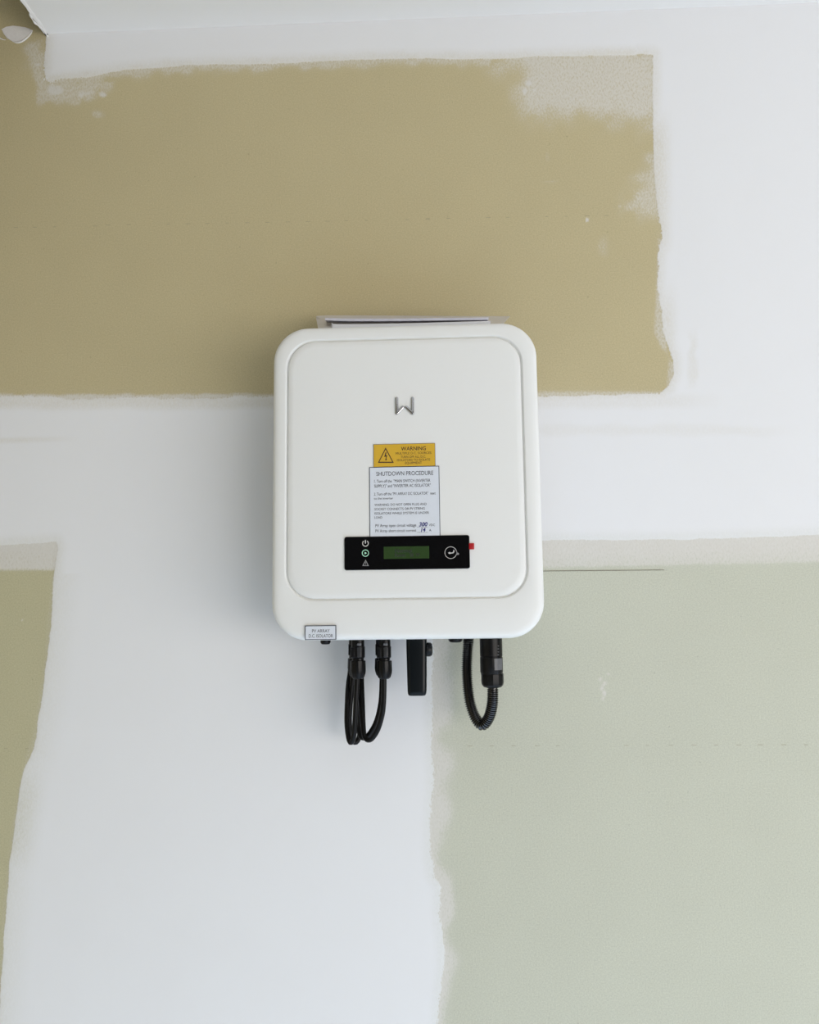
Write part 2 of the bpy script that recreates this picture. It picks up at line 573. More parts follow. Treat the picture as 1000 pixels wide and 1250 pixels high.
# printed dashes along the sheets and the pencil line
bm = bmesh.new()
for x0, x1, ya, yb in ((17, 118, 278, 276), (130, 520, 275, 268), (520, 760, 267, 263)):
    n = int((x1 - x0) / 24.3)
    for k in range(n + 1):
        px = x0 + k * 24.3 + random.uniform(-1, 1)
        py = ya + (yb - ya) * (px - x0) / (x1 - x0)
        if random.random() < 0.15:
            continue
        a, b = U(px, py, -0.0003), U(px + random.uniform(3.5, 6), py - 0.1, -0.0003)
        prism(bm, [(a.x, a.z), (b.x, b.z), (b.x, b.z + 0.0005), (a.x, a.z + 0.0005)], -0.0004, 0.0002)
for k in range(17):
    px = 570 + k * 27.4 + random.uniform(-1, 1)
    if px > 1010 or k in (5, 6):
        continue
    py = 911 - (px - 570) * 0.004
    a, b = U(px, py, -0.0003), U(px + random.uniform(4, 6.5), py - 0.1, -0.0003)
    prism(bm, [(a.x, a.z), (b.x, b.z), (b.x, b.z + 0.0005), (a.x, a.z + 0.0005)], -0.0004, 0.0002)
for px in (5, 31):
    a, b = U(px, 914, -0.0003), U(px + 4, 914, -0.0003)
    prism(bm, [(a.x, a.z), (b.x, b.z), (b.x, b.z + 0.0005), (a.x, a.z + 0.0005)], -0.0004, 0.0002)
M_dash = mat('faded_stamp_ink', (0.34, 0.31, 0.21), rough=0.9, var=0.2, vscale=300)
dashes = from_bm('printed_dashes', bm, M_dash, wall, smooth=False)
dashes['kind'] = 'stuff'
bm = bmesh.new()
a, b = U(560, 698.3, 0), U(811, 696.0, 0)
prism(bm, [(a.x, a.z), (b.x, b.z), (b.x, b.z + 0.0006), (a.x, a.z + 0.0009)], -0.0007, 0.0002)
from_bm('pencil_line', bm, M_pencil, wall, smooth=False)

# torn patch where the paper facing is ripped off: rolled white rim and bare core
patch = [(2, 36), (8, 33.5), (16, 31.5), (25, 32.5), (31, 34.5), (36, 35), (39.5, 37), (36, 43), (31, 48), (26, 51), (21, 52.5), (14, 50), (9, 47), (5, 42)]
bm = bmesh.new()
prism(bm, [(U(x, y, 0).x, U(x, y, 0).z) for x, y in patch], -0.0016, 0.001)
bmesh.ops.bevel(bm, geom=[e for e in bm.edges if all(v.co.y < 0 for v in e.verts)], offset=0.0009, segments=2, affect='EDGES')
tp = from_bm('torn_paper_patch', bm, M_core, wall)
tp['label'] = 'pale patch of torn paper showing bare gypsum'
bm = bmesh.new()
tube(bm, catmull([U(x, y, -0.0015) for x, y in ((39.5, 37), (37, 42), (32, 47), (27, 50.5), (21, 52.3), (15, 50.5))], 5), lambda i: 0.0011 * (0.4 + 0.8 * math.sin(math.pi * min(1, (i + 2) / 28))), 8)
from_bm('curled_paper_rim', bm, M_torn, wall)
bm = bmesh.new()
tube(bm, catmull([U(x, y, -0.0008) for x, y in ((-6, 44.5), (0, 46.5), (4, 48.3), (7, 48.6))], 4), lambda i: 0.0012 * (1.1 - i / 14), 7)
from_bm('curled_paper_rim', bm, M_torn, wall)

# ------------------------------------------------------------------ ceiling, unseen boards added for shade, floor
cA, cB = U(57, 41, 0), U(1000, 4.5, 0)
zc = (cA.z + cB.z) / 2
xe = cA.x
bm = bmesh.new()
rngc = random.Random(3)
pts = [(3.0, 0.0), (3.0, -2.2), (xe, -2.2)]
k = -2.2
while k < -0.02:
    pts.append((xe + rngc.uniform(-0.0012, 0.0012), k))
    k += 0.06
pts.append((xe, 0.0))
lo = [bm.verts.new((x, y, zc)) for x, y in pts]
hi = [bm.verts.new((x, y, zc + 0.013)) for x, y in pts]
bm.faces.new(lo)
bm.faces.new(hi[::-1])
for i in range(len(pts)):
    j = (i + 1) % len(pts)
    bm.faces.new((lo[i], hi[i], hi[j], lo[j]))
ceil = from_bm('ceiling', bm, M_ceiling, smooth=False)
tag(ceil, 'white plasterboard ceiling ending in a torn edge', kind='structure')
# ragged torn paper hanging along the cut edge
bm = bmesh.new()
rows = []
y = -0.004
while y > -0.30:
    w = 0.0020 + 0.0014 * rngc.random() + (0.001 if y > -0.035 else 0)
    dz = -0.0010 - 0.0012 * rngc.random() 
    off = rngc.uniform(-0.0008, 0.0008)
    rows.append([bm.verts.new((xe - 0.0022 + off, y, zc + 0.004)), bm.verts.new((xe - 0.0028 + off, y, zc + dz)),
                 bm.verts.new((xe + w * 0.5 + off, y, zc + dz * 0.7 - 0.0003)), bm.verts.new((xe + w + off, y, zc - 0.0001))])
    y -= 0.006 + 0.004 * rngc.random()
for r1, r2 in zip(rows, rows[1:]):
    for q in range(3):
        bm.faces.new((r1[q], r1[q + 1], r2[q + 1], r2[q]))
from_bm('torn_paper_edge', bm, M_torn, ceil, sharp=60)
# a lump of torn gypsum where the edge meets the wall
bm = bmesh.new()
tube(bm, catmull([Vector((xe - 0.004, -0.05, zc - 0.001)), Vector((xe - 0.0045, -0.034, zc - 0.003)), Vector((xe - 0.001, -0.022, zc - 0.003)), Vector((xe + 0.001, -0.008, zc - 0.002)), Vector((xe + 0.002, 0.0, zc - 0.004))], 5),
     lambda i: 0.0013 + 0.0006 * math.sin(i * 1.3), 8)
from_bm('torn_gypsum_lump', bm, M_torn, ceil)
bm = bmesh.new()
g = [U(x, y, 0) for x, y in ((47, 32), (52, 32.5), (56.5, 37), (59, 42.5), (55.5, 43.5), (53.5, 38.5))]  # flat near-black patch standing in for the shade inside the gap
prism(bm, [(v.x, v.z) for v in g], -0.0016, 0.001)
from_bm('gap_shade_patch', bm, mat('painted_gap_shade', (0.012, 0.01, 0.008), rough=1.0, var=0.1), wall, smooth=False)

bm = bmesh.new()
box(bm, (-1.00, -2.2, zc + 0.075), (xe + 0.4, 0.0, zc + 0.095))  # unseen board, set low to darken the wall above the ceiling edge
cu_ = from_bm('added_upper_board', bm, M_shade_board, smooth=False)
tag(cu_, 'unseen board added low above the ceiling edge to darken the wall', kind='structure')
bm = bmesh.new()
box(bm, (-1.02, -2.2, 0.0), (-1.00, 0.0, zc + 0.32))  # unseen side board, added to narrow the slot that lets light up
wl = from_bm('added_side_board', bm, M_shade_board, smooth=False)
tag(wl, 'unseen tan side board added to shade the wall above the ceiling', kind='structure')
bm = bmesh.new()
box(bm, (-1.02, -2.26, zc - 0.03), (3.0, -2.2, zc + 0.32))  # unseen header, added to block front light above the ceiling
wf = from_bm('added_header', bm, M_ceiling, smooth=False)
tag(wf, 'unseen white header added to keep light out above the ceiling', kind='structure')
bm = bmesh.new()
box(bm, (-3.0, -2.2, -0.05), (3.0, 0.0, 0.0))
fl = from_bm('floor', bm, M_blue_floor, smooth=False)
tag(fl, 'garage floor tinted blue to cool its bounced light', kind='structure')
bm = bmesh.new()
box(bm, (-6.0, -12.0, -0.10), (6.0, -2.2, -0.03))  # unseen dark ground, added so little sun bounces in from outside
dw = from_bm('added_driveway', bm, M_asphalt, smooth=False)
tag(dw, 'dark asphalt driveway outside, unseen, added to limit bounced sunlight', kind='structure')

# ------------------------------------------------------------------ the inverter
YS = -0.118      # widest section of the cover
YF = -0.152      # front face
YO = YS - 0.017  # where the outline is seen
pl, pr_ = U(334.1, 600, YO), U(660.0, 600, YO)
pt, pb = U(500, 399.6, YO), U(500, 780.6, YO)
X0, X1, ZB, ZT = pl.x, pr_.x, pb.z, pt.z
inv = empty('solar_inverter', Vector(((X0 + X1) / 2, -0.07, ZB)))
tag(inv, 'white wall-mounted solar inverter with black display strip and warning labels', 'inverter')
gl, gr_ = U(348.3, 600, YF), U(642.6, 600, YF)
gt, gb = U(495, 412.0, YF), U(495, 732.5, YF)
R = 0.049
GR = 0.040
gx0, gx1, gz0, gz1 = gl.x, gr_.x, gb.z, gt.z


def ins(d, y, r=None):
    return (X0 + d, X1 - d, ZB + d, ZT - d, (R if r is None else r) - d * 0.6, y)


def gi(d, y):
    return (gx0 + d, gx1 - d, gz0 + d, gz1 - d, GR - d * 0.6, y)


bm = bmesh.new()
rr_loft(bm, [ins(0.006, -0.062), ins(0.0015, -0.072), ins(0.0, -0.095), ins(0.0, YS - 0.012), ins(0.0003, YS - 0.020), ins(0.0010, YS - 0.0255),
             ins(0.0022, YS - 0.0290), ins(0.0040, YS - 0.0312), ins(0.0065, YS - 0.0325), ins(0.0105, YF + 0.0006),
             gi(-0.0010, YF - 0.0002), gi(0.0, YF), gi(0.0005, YF + 0.0004), gi(0.0019, YF + 0.0034), gi(0.0023, YF + 0.0034),
             gi(0.0037, YF + 0.0004), gi(0.0042, YF), gi(0.012, YF - 0.0004), gi(0.06, YF - 0.0012)], n=14, cap_a=True)
front = from_bm('front_cover', bm, M_cover, inv, sharp=60)
bm = bmesh.new()
box(bm, (X0 + 0.016, -0.066, ZB + 0.035), (X1 - 0.016, -0.035, ZT - 0.015), 0.006)
from_bm('rear_housing', bm, M_housing, inv)
bm = bmesh.new()
box(bm, (X0 + 0.03, -0.038, ZB + 0.06), (X1 - 0.03, -0.031, ZT - 0.03))
nf = 24
for k in range(nf):
    fx = X0 + 0.034 + (X1 - X0 - 0.068) * k / (nf - 1)
    box(bm, (fx - 0.0012, -0.034, ZB + 0.06), (fx + 0.0012, -0.008, ZT - 0.03))
from_bm('heat_sink', bm, M_housing, inv, smooth=False)
bm = bmesh.new()
box(bm, (X0 + 0.09, -0.009, ZT - 0.12), (X1 - 0.09, -0.0005, ZT - 0.07), 0.001)
from_bm('mounting_bracket', bm, M_housing, inv)

# emblem: two mirrored bent strokes
def stroke(pts_px, name):
    bm = bmesh.new()
    P = [U(x, y, YF - 0.0012) for x, y in pts_px]
    w = 0.0023

    def side(d):
        # offset outline of the bent stroke with round ends
        out = []
        for i, s in ((0, 1), ):
            pass
        return out
    A, B, C = [Vector((p.x, p.z)) for p in P]
    d1, d2 = (B - A).normalized(), (C - B).normalized()
    n1, n2 = Vector((-d1.y, d1.x)), Vector((-d2.y, d2.x))

    def outline(r):
        o = []
        for k in range(7):      # cap at A
            a = math.pi * k / 6
            o.append(A + n1 * r * math.cos(a) - d1 * r * math.sin(a))
        # from A's -n1 side to B
        def corner(sgn):
            m = (n1 + n2)
            m.normalize()
            return B + m * sgn * r / max(0.30, m.dot(n1))
        cr = d1.x * d2.y - d1.y * d2.x
        if cr > 0:      # turning left, right side (-n) is the outer one
            for k in range(5):
                t = k / 4
                v = (-n1).lerp(-n2, t).normalized()
                o.append(B + v * r)
        else:
            for k in range(5):
                o.append(corner(-1) + d2 * 1e-5 * k)
        for k in range(7):
            a = math.pi * k / 6
            o.append(C - n2 * r * math.cos(a) + d2 * r * math.sin(a))
        if cr > 0:
            for k in range(5):
                o.append(corner(1) - d2 * 1e-5 * k)
        else:
            for k in range(5):
                t = k / 4
                v = n2.lerp(n1, t).normalized()
                o.append(B + v * r)
        return o
    loft(bm, [[(q.x, yy, q.y) for q in outline(r)] for r, yy in ((w, YF), (w, YF - 0.0022), (w * 0.7, YF - 0.0032), (w * 0.25, YF - 0.0036))])
    return from_bm(name, bm, M_chrome, inv, sharp=25)


s1 = stroke(((484.4, 486.6), (484.4, 504.8), (491.8, 497.3)), 'emblem_stroke')
s2 = stroke(((503.7, 486.6), (503.8, 504.8), (496.2, 497.3)), 'emblem_stroke')
s1['label'] = 'chrome bent stroke of the emblem'
s2['label'] = 'chrome bent stroke of the emblem'

# text made from font curves, fitted into boxes
_pending = []


def text(body, x0, x1, y0, y1, Y, m, parent, cap='x', bold=0.0, name='lettering', shear=0.0, depth=0.00015):
    cu = bpy.data.curves.new(name, 'FONT')
    cu.body = body
    cu.resolution_u = 3
    cu.offset = bold
    cu.shear = shear
    o = bpy.data.objects.new('tmp_' + name, cu)
    COL.objects.link(o)
    _pending.append((o, x0, x1, y0, y1, Y, m, parent, name, depth))


def flush_text():
    bpy.context.view_layer.update()
    dg = bpy.context.evaluated_depsgraph_get()
    cap_h = 0.0
    for q in _pending:
        if q[0].data.body == 'A':
            cap_h = max(v[1] for v in q[0].bound_box)
    for o, x0, x1, y0, y1, Y, m, parent, name, depth in _pending:
        me = bpy.data.meshes.new_from_object(o.evaluated_get(dg))
        n = len(me.vertices)
        co = np.zeros(n * 3)
        me.vertices.foreach_get('co', co)
        co = co.reshape(-1, 3)
        mn, mx = co.min(0), co.max(0)
        a, b = U(x0, (y0 + y1) / 2, Y), U(x1, (y0 + y1) / 2, Y)
        zt, zb = U((x0 + x1) / 2, y0, Y).z, U((x0 + x1) / 2, y1, Y).z
        u = (co[:, 0] - mn[0]) / max(1e-9, mx[0] - mn[0])
        v = co[:, 1] / cap_h
        out = np.stack([a.x + (b.x - a.x) * u, np.full(n, Y), zb + (zt - zb) * v], -1)
        me.vertices.foreach_set('co', out.ravel())
        me.update()
        cu = o.data
        bpy.data.objects.remove(o)
        bpy.data.curves.remove(cu)
        bm = bmesh.new()
        bm.from_mesh(me)
        bpy.data.meshes.remove(me)
        r = bmesh.ops.extrude_face_region(bm, geom=list(bm.faces))
        for vv in r['geom']:
            if isinstance(vv, bmesh.types.BMVert):
                vv.co.y -= depth
        from_bm(name, bm, m, parent, smooth=False)
    _pending.clear()


def plate(name, x0, y0, x1, y1, Yb, thick, m_edge, m_face, border, parent=None, r=0.0003):
    """engraved label plate: dark edge plate with a slightly proud coloured face"""
    a, b = U(x0, (y0 + y1) / 2, Yb), U(x1, (y0 + y1) / 2, Yb)
    zt, zb = U((x0 + x1) / 2, y0, Yb).z, U((x0 + x1) / 2, y1, Yb).z
    bm = bmesh.new()
    rr_loft(bm, [(a.x, b.x, zb, zt, r, Yb), (a.x, b.x, zb, zt, r, Yb - thick)], n=3)
    pl_ = from_bm(name, bm, m_edge, parent or inv, smooth=False)
    bm = bmesh.new()
    d = border
    rr_loft(bm, [(a.x + d, b.x - d, zb + d, zt - d, r, Yb - thick), (a.x + d, b.x - d, zb + d, zt - d, r, Yb - thick - 0.0002)], n=3)
    from_bm('label_face', bm, m_face, pl_, smooth=False)
    return pl_


YP = YF - 0.0011
yel = plate('warning_label', 456.1, 541.8, 531.5, 569.8, YP, 0.0010, M_edge, M_yellow, 0.0005)
yel['label'] = 'yellow warning label with lightning triangle'
YT = YP - 0.0012
text('WARNING', 489.6, 520.0, 545.2, 549.7, YT, M_inky, yel, bold=0.012)
text('MULTIPLE D.C. SOURCES', 483.4, 526.6, 551.7, 554.4, YT, M_inky, yel)
text('TURN OFF ALL D.C.', 489.2, 519.8, 556.2, 558.9, YT, M_inky, yel)
text('ISOLATORS TO ISOLATE', 484.8, 525.2, 560.0, 562.7, YT, M_inky, yel)
text('EQUIPMENT', 494.6, 515.0, 563.6, 566.4, YT, M_inky, yel)


def wpts(lst, Y):
    return [(U(x, y, Y).x, U(x, y, Y).z) for x, y in lst]


def ring_poly(bm, outer, inner, y0, y1):
    n = len(outer)
    R4 = [[bm.verts.new((x, yy, z)) for x, z in loop] for loop, yy in ((outer, y0), (outer, y1), (inner, y1), (inner, y0))]
    for A, B in zip(R4, R4[1:] + R4[:1]):
        for i in range(n):
            j = (i + 1) % n
            bm.faces.new((A[i], A[j], B[j], B[i]))


bm = bmesh.new()
ring_poly(bm, wpts([(470.9, 546.2), (480.8, 565.0), (461.4, 565.0)], YT), wpts([(470.9, 548.6), (478.9, 563.7), (463.3, 563.7)], YT), YT, YT - 0.00015)
from_bm('warning_triangle', bm, M_inky, yel, smooth=False)
bm = bmesh.new()
prism(bm, wpts([(470.8, 552.0), (472.0, 552.2), (471.0, 556.0), (472.9, 555.7), (471.6, 560.2), (472.6, 560.0), (471.2, 562.6), (470.1, 560.4), (470.8, 560.5), (471.4, 557.3), (469.1, 557.9)], YT), YT - 0.00015, YT)
from_bm('lightning_bolt', bm, M_inky, yel, smooth=False)

wht = plate('shutdown_label', 451.2, 569.6, 537.0, 657.0, YP, 0.0010, M_edge, M_plate, 0.0009)
wht['label'] = 'white shutdown procedure label with handwritten blue figures'
text('SHUTDOWN PROCEDURE', 459.5, 529.0, 575.3, 580.3, YT, M_ink, wht)
text('1. Turn off the  "MAIN SWITCH (INVERTER', 457.0, 525.4, 585.2, 588.7, YT, M_ink, wht)
text('SUPPLY)" and "INVERTER AC ISOLATOR"', 457.0, 525.8, 591.0, 594.6, YT, M_ink, wht)
text('2. Turn off the "PV ARRAY DC ISOLATOR"  next', 456.6, 531.8, 600.9, 604.2, YT, M_ink, wht)
text('to the inverter', 456.6, 480.0, 607.0, 609.7, YT, M_ink, wht)
text('WARNING: DO NOT OPEN PLUG AND', 457.2, 520.8, 614.4, 617.2, YT, M_ink, wht)
text('SOCKET CONNECTS OR PV STRING', 457.2, 518.6, 619.7, 622.5, YT, M_ink, wht)
text('ISOLATORS WHILE SYSTEM IS UNDER', 457.4, 523.8, 624.9, 627.7, YT, M_ink, wht)
text('LOAD', 457.2, 466.8, 630.3, 633.1, YT, M_ink, wht)
text('PV Array open circuit voltage', 458.4, 508.2, 639.5, 643.2, YT, M_ink, wht)
text('VDC', 523.6, 531.0, 639.4, 642.2, YT, M_ink, wht)
text('PV Array short circuit current', 458.4, 508.2, 646.0, 649.5, YT, M_ink, wht)
text('A', 524.0, 526.6, 645.8, 648.6, YT, M_ink, wht)
text('300', 511.6, 522.0, 637.6, 642.4, YT, M_pen, wht, bold=0.03, shear=0.2, name='handwriting')
text('14', 514.0, 519.6, 644.4, 648.9, YT, M_pen, wht, bold=0.03, shear=0.2, name='handwriting')
bm = bmesh.new()
for yy, xa, xb in ((643.2, 509.5, 523.0), (649.4, 509.5, 522.5)):
    x = xa
    while x < xb:
        prism(bm, wpts([(x, yy), (x + 0.8, yy), (x + 0.8, yy + 0.45), (x, yy + 0.45)], YT), YT - 0.00015, YT)
        x += 1.5
from_bm('dotted_line', bm, M_ink, wht, smooth=False)

iso = plate('isolator_label', 372.8, 763.4, 410.7, 781.0, YF + 0.0009, 0.0030, M_edge, M_plate, 0.0010)
iso['label'] = 'small white plate lettered for the isolator'
YI = YF + 0.0009 - 0.0032
text('PV ARRAY', 381.0, 402.6, 768.2, 772.0, YI, M_ink, iso)
text('D.C. ISOLATOR', 377.0, 406.6, 774.2, 778.2, YI, M_ink, iso)

# display strip
a, b = U(420.7, 675, YP), U(573.4, 675, YP)
zt, zb = U(497, 654.4, YP).z, U(497, 695.2, YP).z
bm = bmesh.new()
rr_loft(bm, [(a.x, b.x, zb, zt, 0.003, YP + 0.001), (a.x, b.x, zb, zt, 0.003, YP - 0.0016), (a.x + 0.0005, b.x - 0.0005, zb + 0.0005, zt - 0.0005, 0.0026, YP - 0.0021)], n=5)
disp = from_bm('display_strip', bm, M_gloss, inv, sharp=30)
disp['label'] = 'gloss black display strip with screen and button'
YD = YP - 0.0021
bm = bmesh.new()
a, b = U(468.6, 674, YD), U(524.0, 674, YD)
zt, zb = U(496, 667.0, YD).z, U(496, 682.0, YD).z
rr_loft(bm, [(a.x, b.x, zb, zt, 0.0004, YD), (a.x, b.x, zb, zt, 0.0004, YD - 0.0001)], n=2)
lcd = from_bm('lcd_screen', bm, M_lcd, disp, smooth=False)
lcd['label'] = 'dim green liquid crystal screen'
text('Normal', 482.2, 502.6, 669.8, 674.4, YD - 0.0001, M_lcdink, disp, bold=0.02)
text('Power:   28  W', 482.0, 512.8, 675.2, 679.4, YD - 0.0001, M_lcdink, disp, bold=0.02)


def arc_ring(bm, cx, cy, ro, ri, a0, a1, Y, n=28, full=True):
    c = U(cx, cy, Y)
    s = (U(cx + 1, cy, Y) - c).length
    O, I = [], []
    for k in range(n + (0 if full else 1)):
        t = math.radians(a0 + (a1 - a0) * k / n)
        O.append((c.x + ro * s * math.cos(t), c.z + ro * s * math.sin(t)))
        I.append((c.x + ri * s * math.cos(t), c.z + ri * s * math.sin(t)))
    if full:
        ring_poly(bm, O, I, Y, Y - 0.00015)
    else:
        prism_pts = O + I[::-1]
        for k in range(n):
            prism(bm, [O[k], O[k + 1], I[k + 1], I[k]], Y - 0.00015, Y)


bm = bmesh.new()
arc_ring(bm, 446.2, 663.3, 4.0, 3.0, 125, 415, YD, 24, full=False)
prism(bm, wpts([(445.6, 659.2), (446.8, 659.2), (446.8, 663.6), (445.6, 663.6)], YD), YD - 0.00015, YD)
from_bm('power_icon', bm, M_white_icon, disp, smooth=False)
bm = bmesh.new()
arc_ring(bm, 446.2, 675.2, 4.3, 3.5, 0, 360, YD)
prism(bm, wpts([(445.2, 673.6), (448.0, 675.2), (445.2, 676.8)], YD), YD - 0.00015, YD)
from_bm('run_icon', bm, M_green_icon, disp, smooth=False)
bm = bmesh.new()
ring_poly(bm, wpts([(446.4, 683.2), (450.4, 690.8), (442.4, 690.8)], YD), wpts([(446.4, 685.0), (448.9, 689.9), (443.9, 689.9)], YD), YD, YD - 0.00015)
prism(bm, wpts([(446.0, 685.8), (446.8, 685.8), (446.7, 688.0), (446.1, 688.0)], YD), YD - 0.00015, YD)
prism(bm, wpts([(446.0, 688.5), (446.8, 688.5), (446.8, 689.2), (446.0, 689.2)], YD), YD - 0.00015, YD)
from_bm('fault_icon', bm, M_grey_icon, disp, smooth=False)
bm = bmesh.new()
arc_ring(bm, 550.4, 674.6, 7.5, 6.9, 0, 360, YD, 36)
prism(bm, wpts([(547.0, 675.0), (549.4, 673.6), (549.4, 674.6), (552.4, 674.4), (553.6, 673.0), (553.4, 671.4), (554.8, 671.6), (554.9, 673.8), (553.4, 675.4), (549.4, 675.8), (549.4, 676.6)], YD), YD - 0.00015, YD)
from_bm('enter_button', bm, M_white_icon, disp, smooth=False)
bm = bmesh.new()
prism(bm, wpts([(557.0, 673.2), (558.0, 673.0), (558.4, 674.6), (560.2, 675.0), (560.4, 677.0), (558.6, 677.6), (557.2, 675.8)], YD), YD - 0.00015, YD)
from_bm('touch_mark', bm, M_grey_icon, disp, smooth=False)
bm = bmesh.new()
a, b = U(572.6, 667, YP), U(578.9, 667, YP)
zt, zb = U(576, 663.2, YP).z, U(576, 670.7, YP).z
box(bm, (a.x, YP - 0.0026, zb), (b.x, YP + 0.0006, zt), 0.0005)
rd = from_bm('red_tab', bm, M_red, inv)
rd['label'] = 'small red tab at the end of the display strip'

# isolator knob and port cap below
def knob(px, pybot, wpx, Y, name, ribs):
    c = U(px, pybot, Y)
    r = (U(px + wpx / 2, pybot, Y) - c).x
    bm = bmesh.new()
    lathe(bm, c.x, Y, [(r * 0.8, ZB + 0.036), (r, ZB + 0.012), (r, c.z + 0.003), (r * 0.86, c.z + 0.0008), (r * 0.6, c.z)], 24,
          mod=(lambda a, k: 1 + (0.05 * math.cos(10 * a) if ribs and k in (1, 2) else 0)))
    return from_bm(name, bm, M_black, inv)


k1 = knob(397.4, 786.6, 12.0, -0.085, 'isolator_knob', True)
k2 = knob(556.2, 784.2, 16.5, -0.085, 'port_cap', True)
flush_text()

# ------------------------------------------------------------------ solar connectors with their cables
def solar_connector(px, Y, path, label, mirror=1, low=0.0):
    """plug hanging from the inverter; path is [(px, py, Y)...] of its cable"""
    s = (U(px + 1, 800, Y) - U(px, 800, Y)).x
    c = U(px, 800, Y)
    zz = lambda py: U(px, py + low, Y).z
    t = empty('solar_connector', Vector((c.x, Y, zz(828))))
    tag(t, label, 'connector', 'solar connectors under the inverter')
    ztop = ZB + 0.036
    bm = bmesh.new()
    r = 9.0 * s
    lathe(bm, c.x, Y, [(r * 0.92, ztop), (r * 0.92, zz(789)), (r, zz(789.5)), (r, zz(802)), (r * 0.9, zz(803.2)), (r * 0.82, zz(803.6)), (r * 0.82, zz(806.5))], 20,
          mod=lambda a, k: 1 - 0.06 * (abs(math.cos(2 * a)) ** 6))
    from_bm('plug_housing', bm, M_black, t)
    bm = bmesh.new()
    lathe(bm, c.x, Y, [(r * 0.84, zz(806)), (r * 1.02, zz(806.6)), (r * 1.02, zz(818)), (r * 0.97, zz(822)), (r * 0.80, zz(827)), (r * 0.62, zz(828.6)), (r * 0.45, zz(828.8))], 40,
          mod=lambda a, k: 1 + (0.045 * (1 if math.cos(8 * a) > 0 else -1) if k in (2, 3, 4) else 0))
    from_bm('gland_nut', bm, M_black, t, sharp=25)
    for sx in (-0.62, 0.25):
        bm = bmesh.new()
        fx = c.x + sx * r * mirror
        yf = Y - math.sqrt(max(0, r * r - (sx * r) ** 2))
        box(bm, (fx - 0.22 * r, yf - 0.0018, zz(802)), (fx + 0.30 * r, yf + 0.003, zz(790)), 0.0006)
        from_bm('lock_clip', bm, M_clip if sx > 0 else M_black, t)
    bm = bmesh.new()
    fx = c.x + 0.2 * r
    yf = Y - r * 0.98
    box(bm, (fx - 0.2 * r, yf - 0.0016, zz(787.5)), (fx + 0.36 * r, yf + 0.003, zz(785.0)), 0.0005)
    from_bm('release_tab', bm, M_grey, t)
    bm = bmesh.new()
    pts = [U(*q) for q in path]
    pts = [Vector((pts[0].x, pts[0].y, pts[0].z + 0.006))] + pts
    last = pts[-1]
    pts += [Vector((last.x, -0.02, last.z + 0.03)), Vector((last.x, 0.0, last.z + 0.034))]
    tube(bm, resample(catmull(pts, 12), 0.0025), 0.0037, 12)
    from_bm('cable', bm, M_rubber, t)
    return t


solar_connector(437.0, -0.088, [(436.0, 828, -0.088), (434.8, 850, -0.087), (433.4, 880, -0.084), (431.8, 899, -0.081), (428.4, 906.6, -0.076), (425.4, 899, -0.071),
                                (423.6, 880, -0.066), (424.4, 850, -0.056), (425.6, 833, -0.042), (427.5, 820, -0.036), (430, 795, -0.032), (430.5, 782, -0.028)],
                'black solar plug and looped cable, left of the front pair')
solar_connector(469.0, -0.088, [(468.9, 828, -0.088), (468.6, 850, -0.087), (467.0, 870, -0.085), (461.8, 889, -0.081), (454.6, 901, -0.076), (448.4, 903.0, -0.070), (444.4, 896, -0.066),
                                (443.2, 878, -0.060), (442.4, 855, -0.050), (441.6, 832, -0.038), (441, 815, -0.034), (441, 800, -0.032), (441, 782, -0.028)],
                'black solar plug and cable, right of the front pair, beside the dark stick')
solar_connector(434.0, -0.052, [(431.0, 826, -0.052), (428.4, 850, -0.050), (426.6, 880, -0.048), (428.4, 900, -0.046), (433.6, 906.4, -0.044), (438.0, 901, -0.042),
                                (440.2, 886, -0.040), (438.8, 860, -0.034), (437.6, 830, -0.028), (436.8, 800, -0.025), (436.5, 782, -0.024)],
                'black solar plug half hidden behind the left front plug', low=-3)
solar_connector(467.0, -0.052, [(466.5, 826, -0.052), (465.2, 856, -0.056), (459.8, 880, -0.058), (451.0, 896, -0.056), (443.4, 901.0, -0.055), (438.4, 893, -0.054),
                                (435.6, 868, -0.052), (434.0, 842, -0.040), (432.6, 820, -0.028), (431.0, 800, -0.020), (431.0, 782, -0.016)],
                'black solar plug hidden behind the right front plug', low=-3)

# ------------------------------------------------------------------ communication stick
Yd = -0.085
c = U(508.6, 815, Yd)
t = empty('data_logger_stick', Vector((c.x, Yd, U(508.6, 849.6, Yd).z)))
tag(t, 'dark teal rectangular plug-in stick with round knob hanging under the inverter', 'data stick')
bm = bmesh.new()


def rr_h(x0, x1, y0, y1, r, z, n=5):
    return [(x, y, z) for x, y in rrect(x0, x1, y0, y1, r, n)]


def dx(px, py):
    return U(px, py, Yd - 0.011).x


def dzz(py):
    return U(508.6, py, Yd - 0.011).z


rings = []
for pxa, pxb, z, hd, r in ((496.2, 521.4, ZB + 0.036, 0.011, 0.0055), (496.2, 521.2, dzz(790), 0.011, 0.0055), (496.6, 520.8, dzz(820), 0.0108, 0.0055), (497.0, 520.3, dzz(843), 0.0105, 0.0055),
                           (497.3, 519.9, dzz(847), 0.0100, 0.005), (498.2, 519.0, dzz(849.2), 0.009, 0.0045), (499.6, 517.6, dzz(849.9), 0.0075, 0.004)):
    py = 815
    rings.append(rr_h(dx(pxa, py), dx(pxb, py), Yd - hd, Yd + hd, r, z))
loft(bm, rings)
from_bm('stick_body', bm, M_dongle, t)
bm = bmesh.new()
kc = U(523.4, 792.8, Yd)
prof = [(0.0075, 0.0), (0.0098, 0.0015), (0.0098, 0.0045), (0.008, 0.006), (0.004, 0.0065)]
rings = []
for r, w in prof:
    rings.append([(kc.x - 0.0055 + w * 1.7, kc.y + r * math.cos(2 * math.pi * i / 24), kc.z + r * math.sin(2 * math.pi * i / 24)) for i in range(24)])
loft(bm, rings)
from_bm('round_knob', bm, M_black, t)

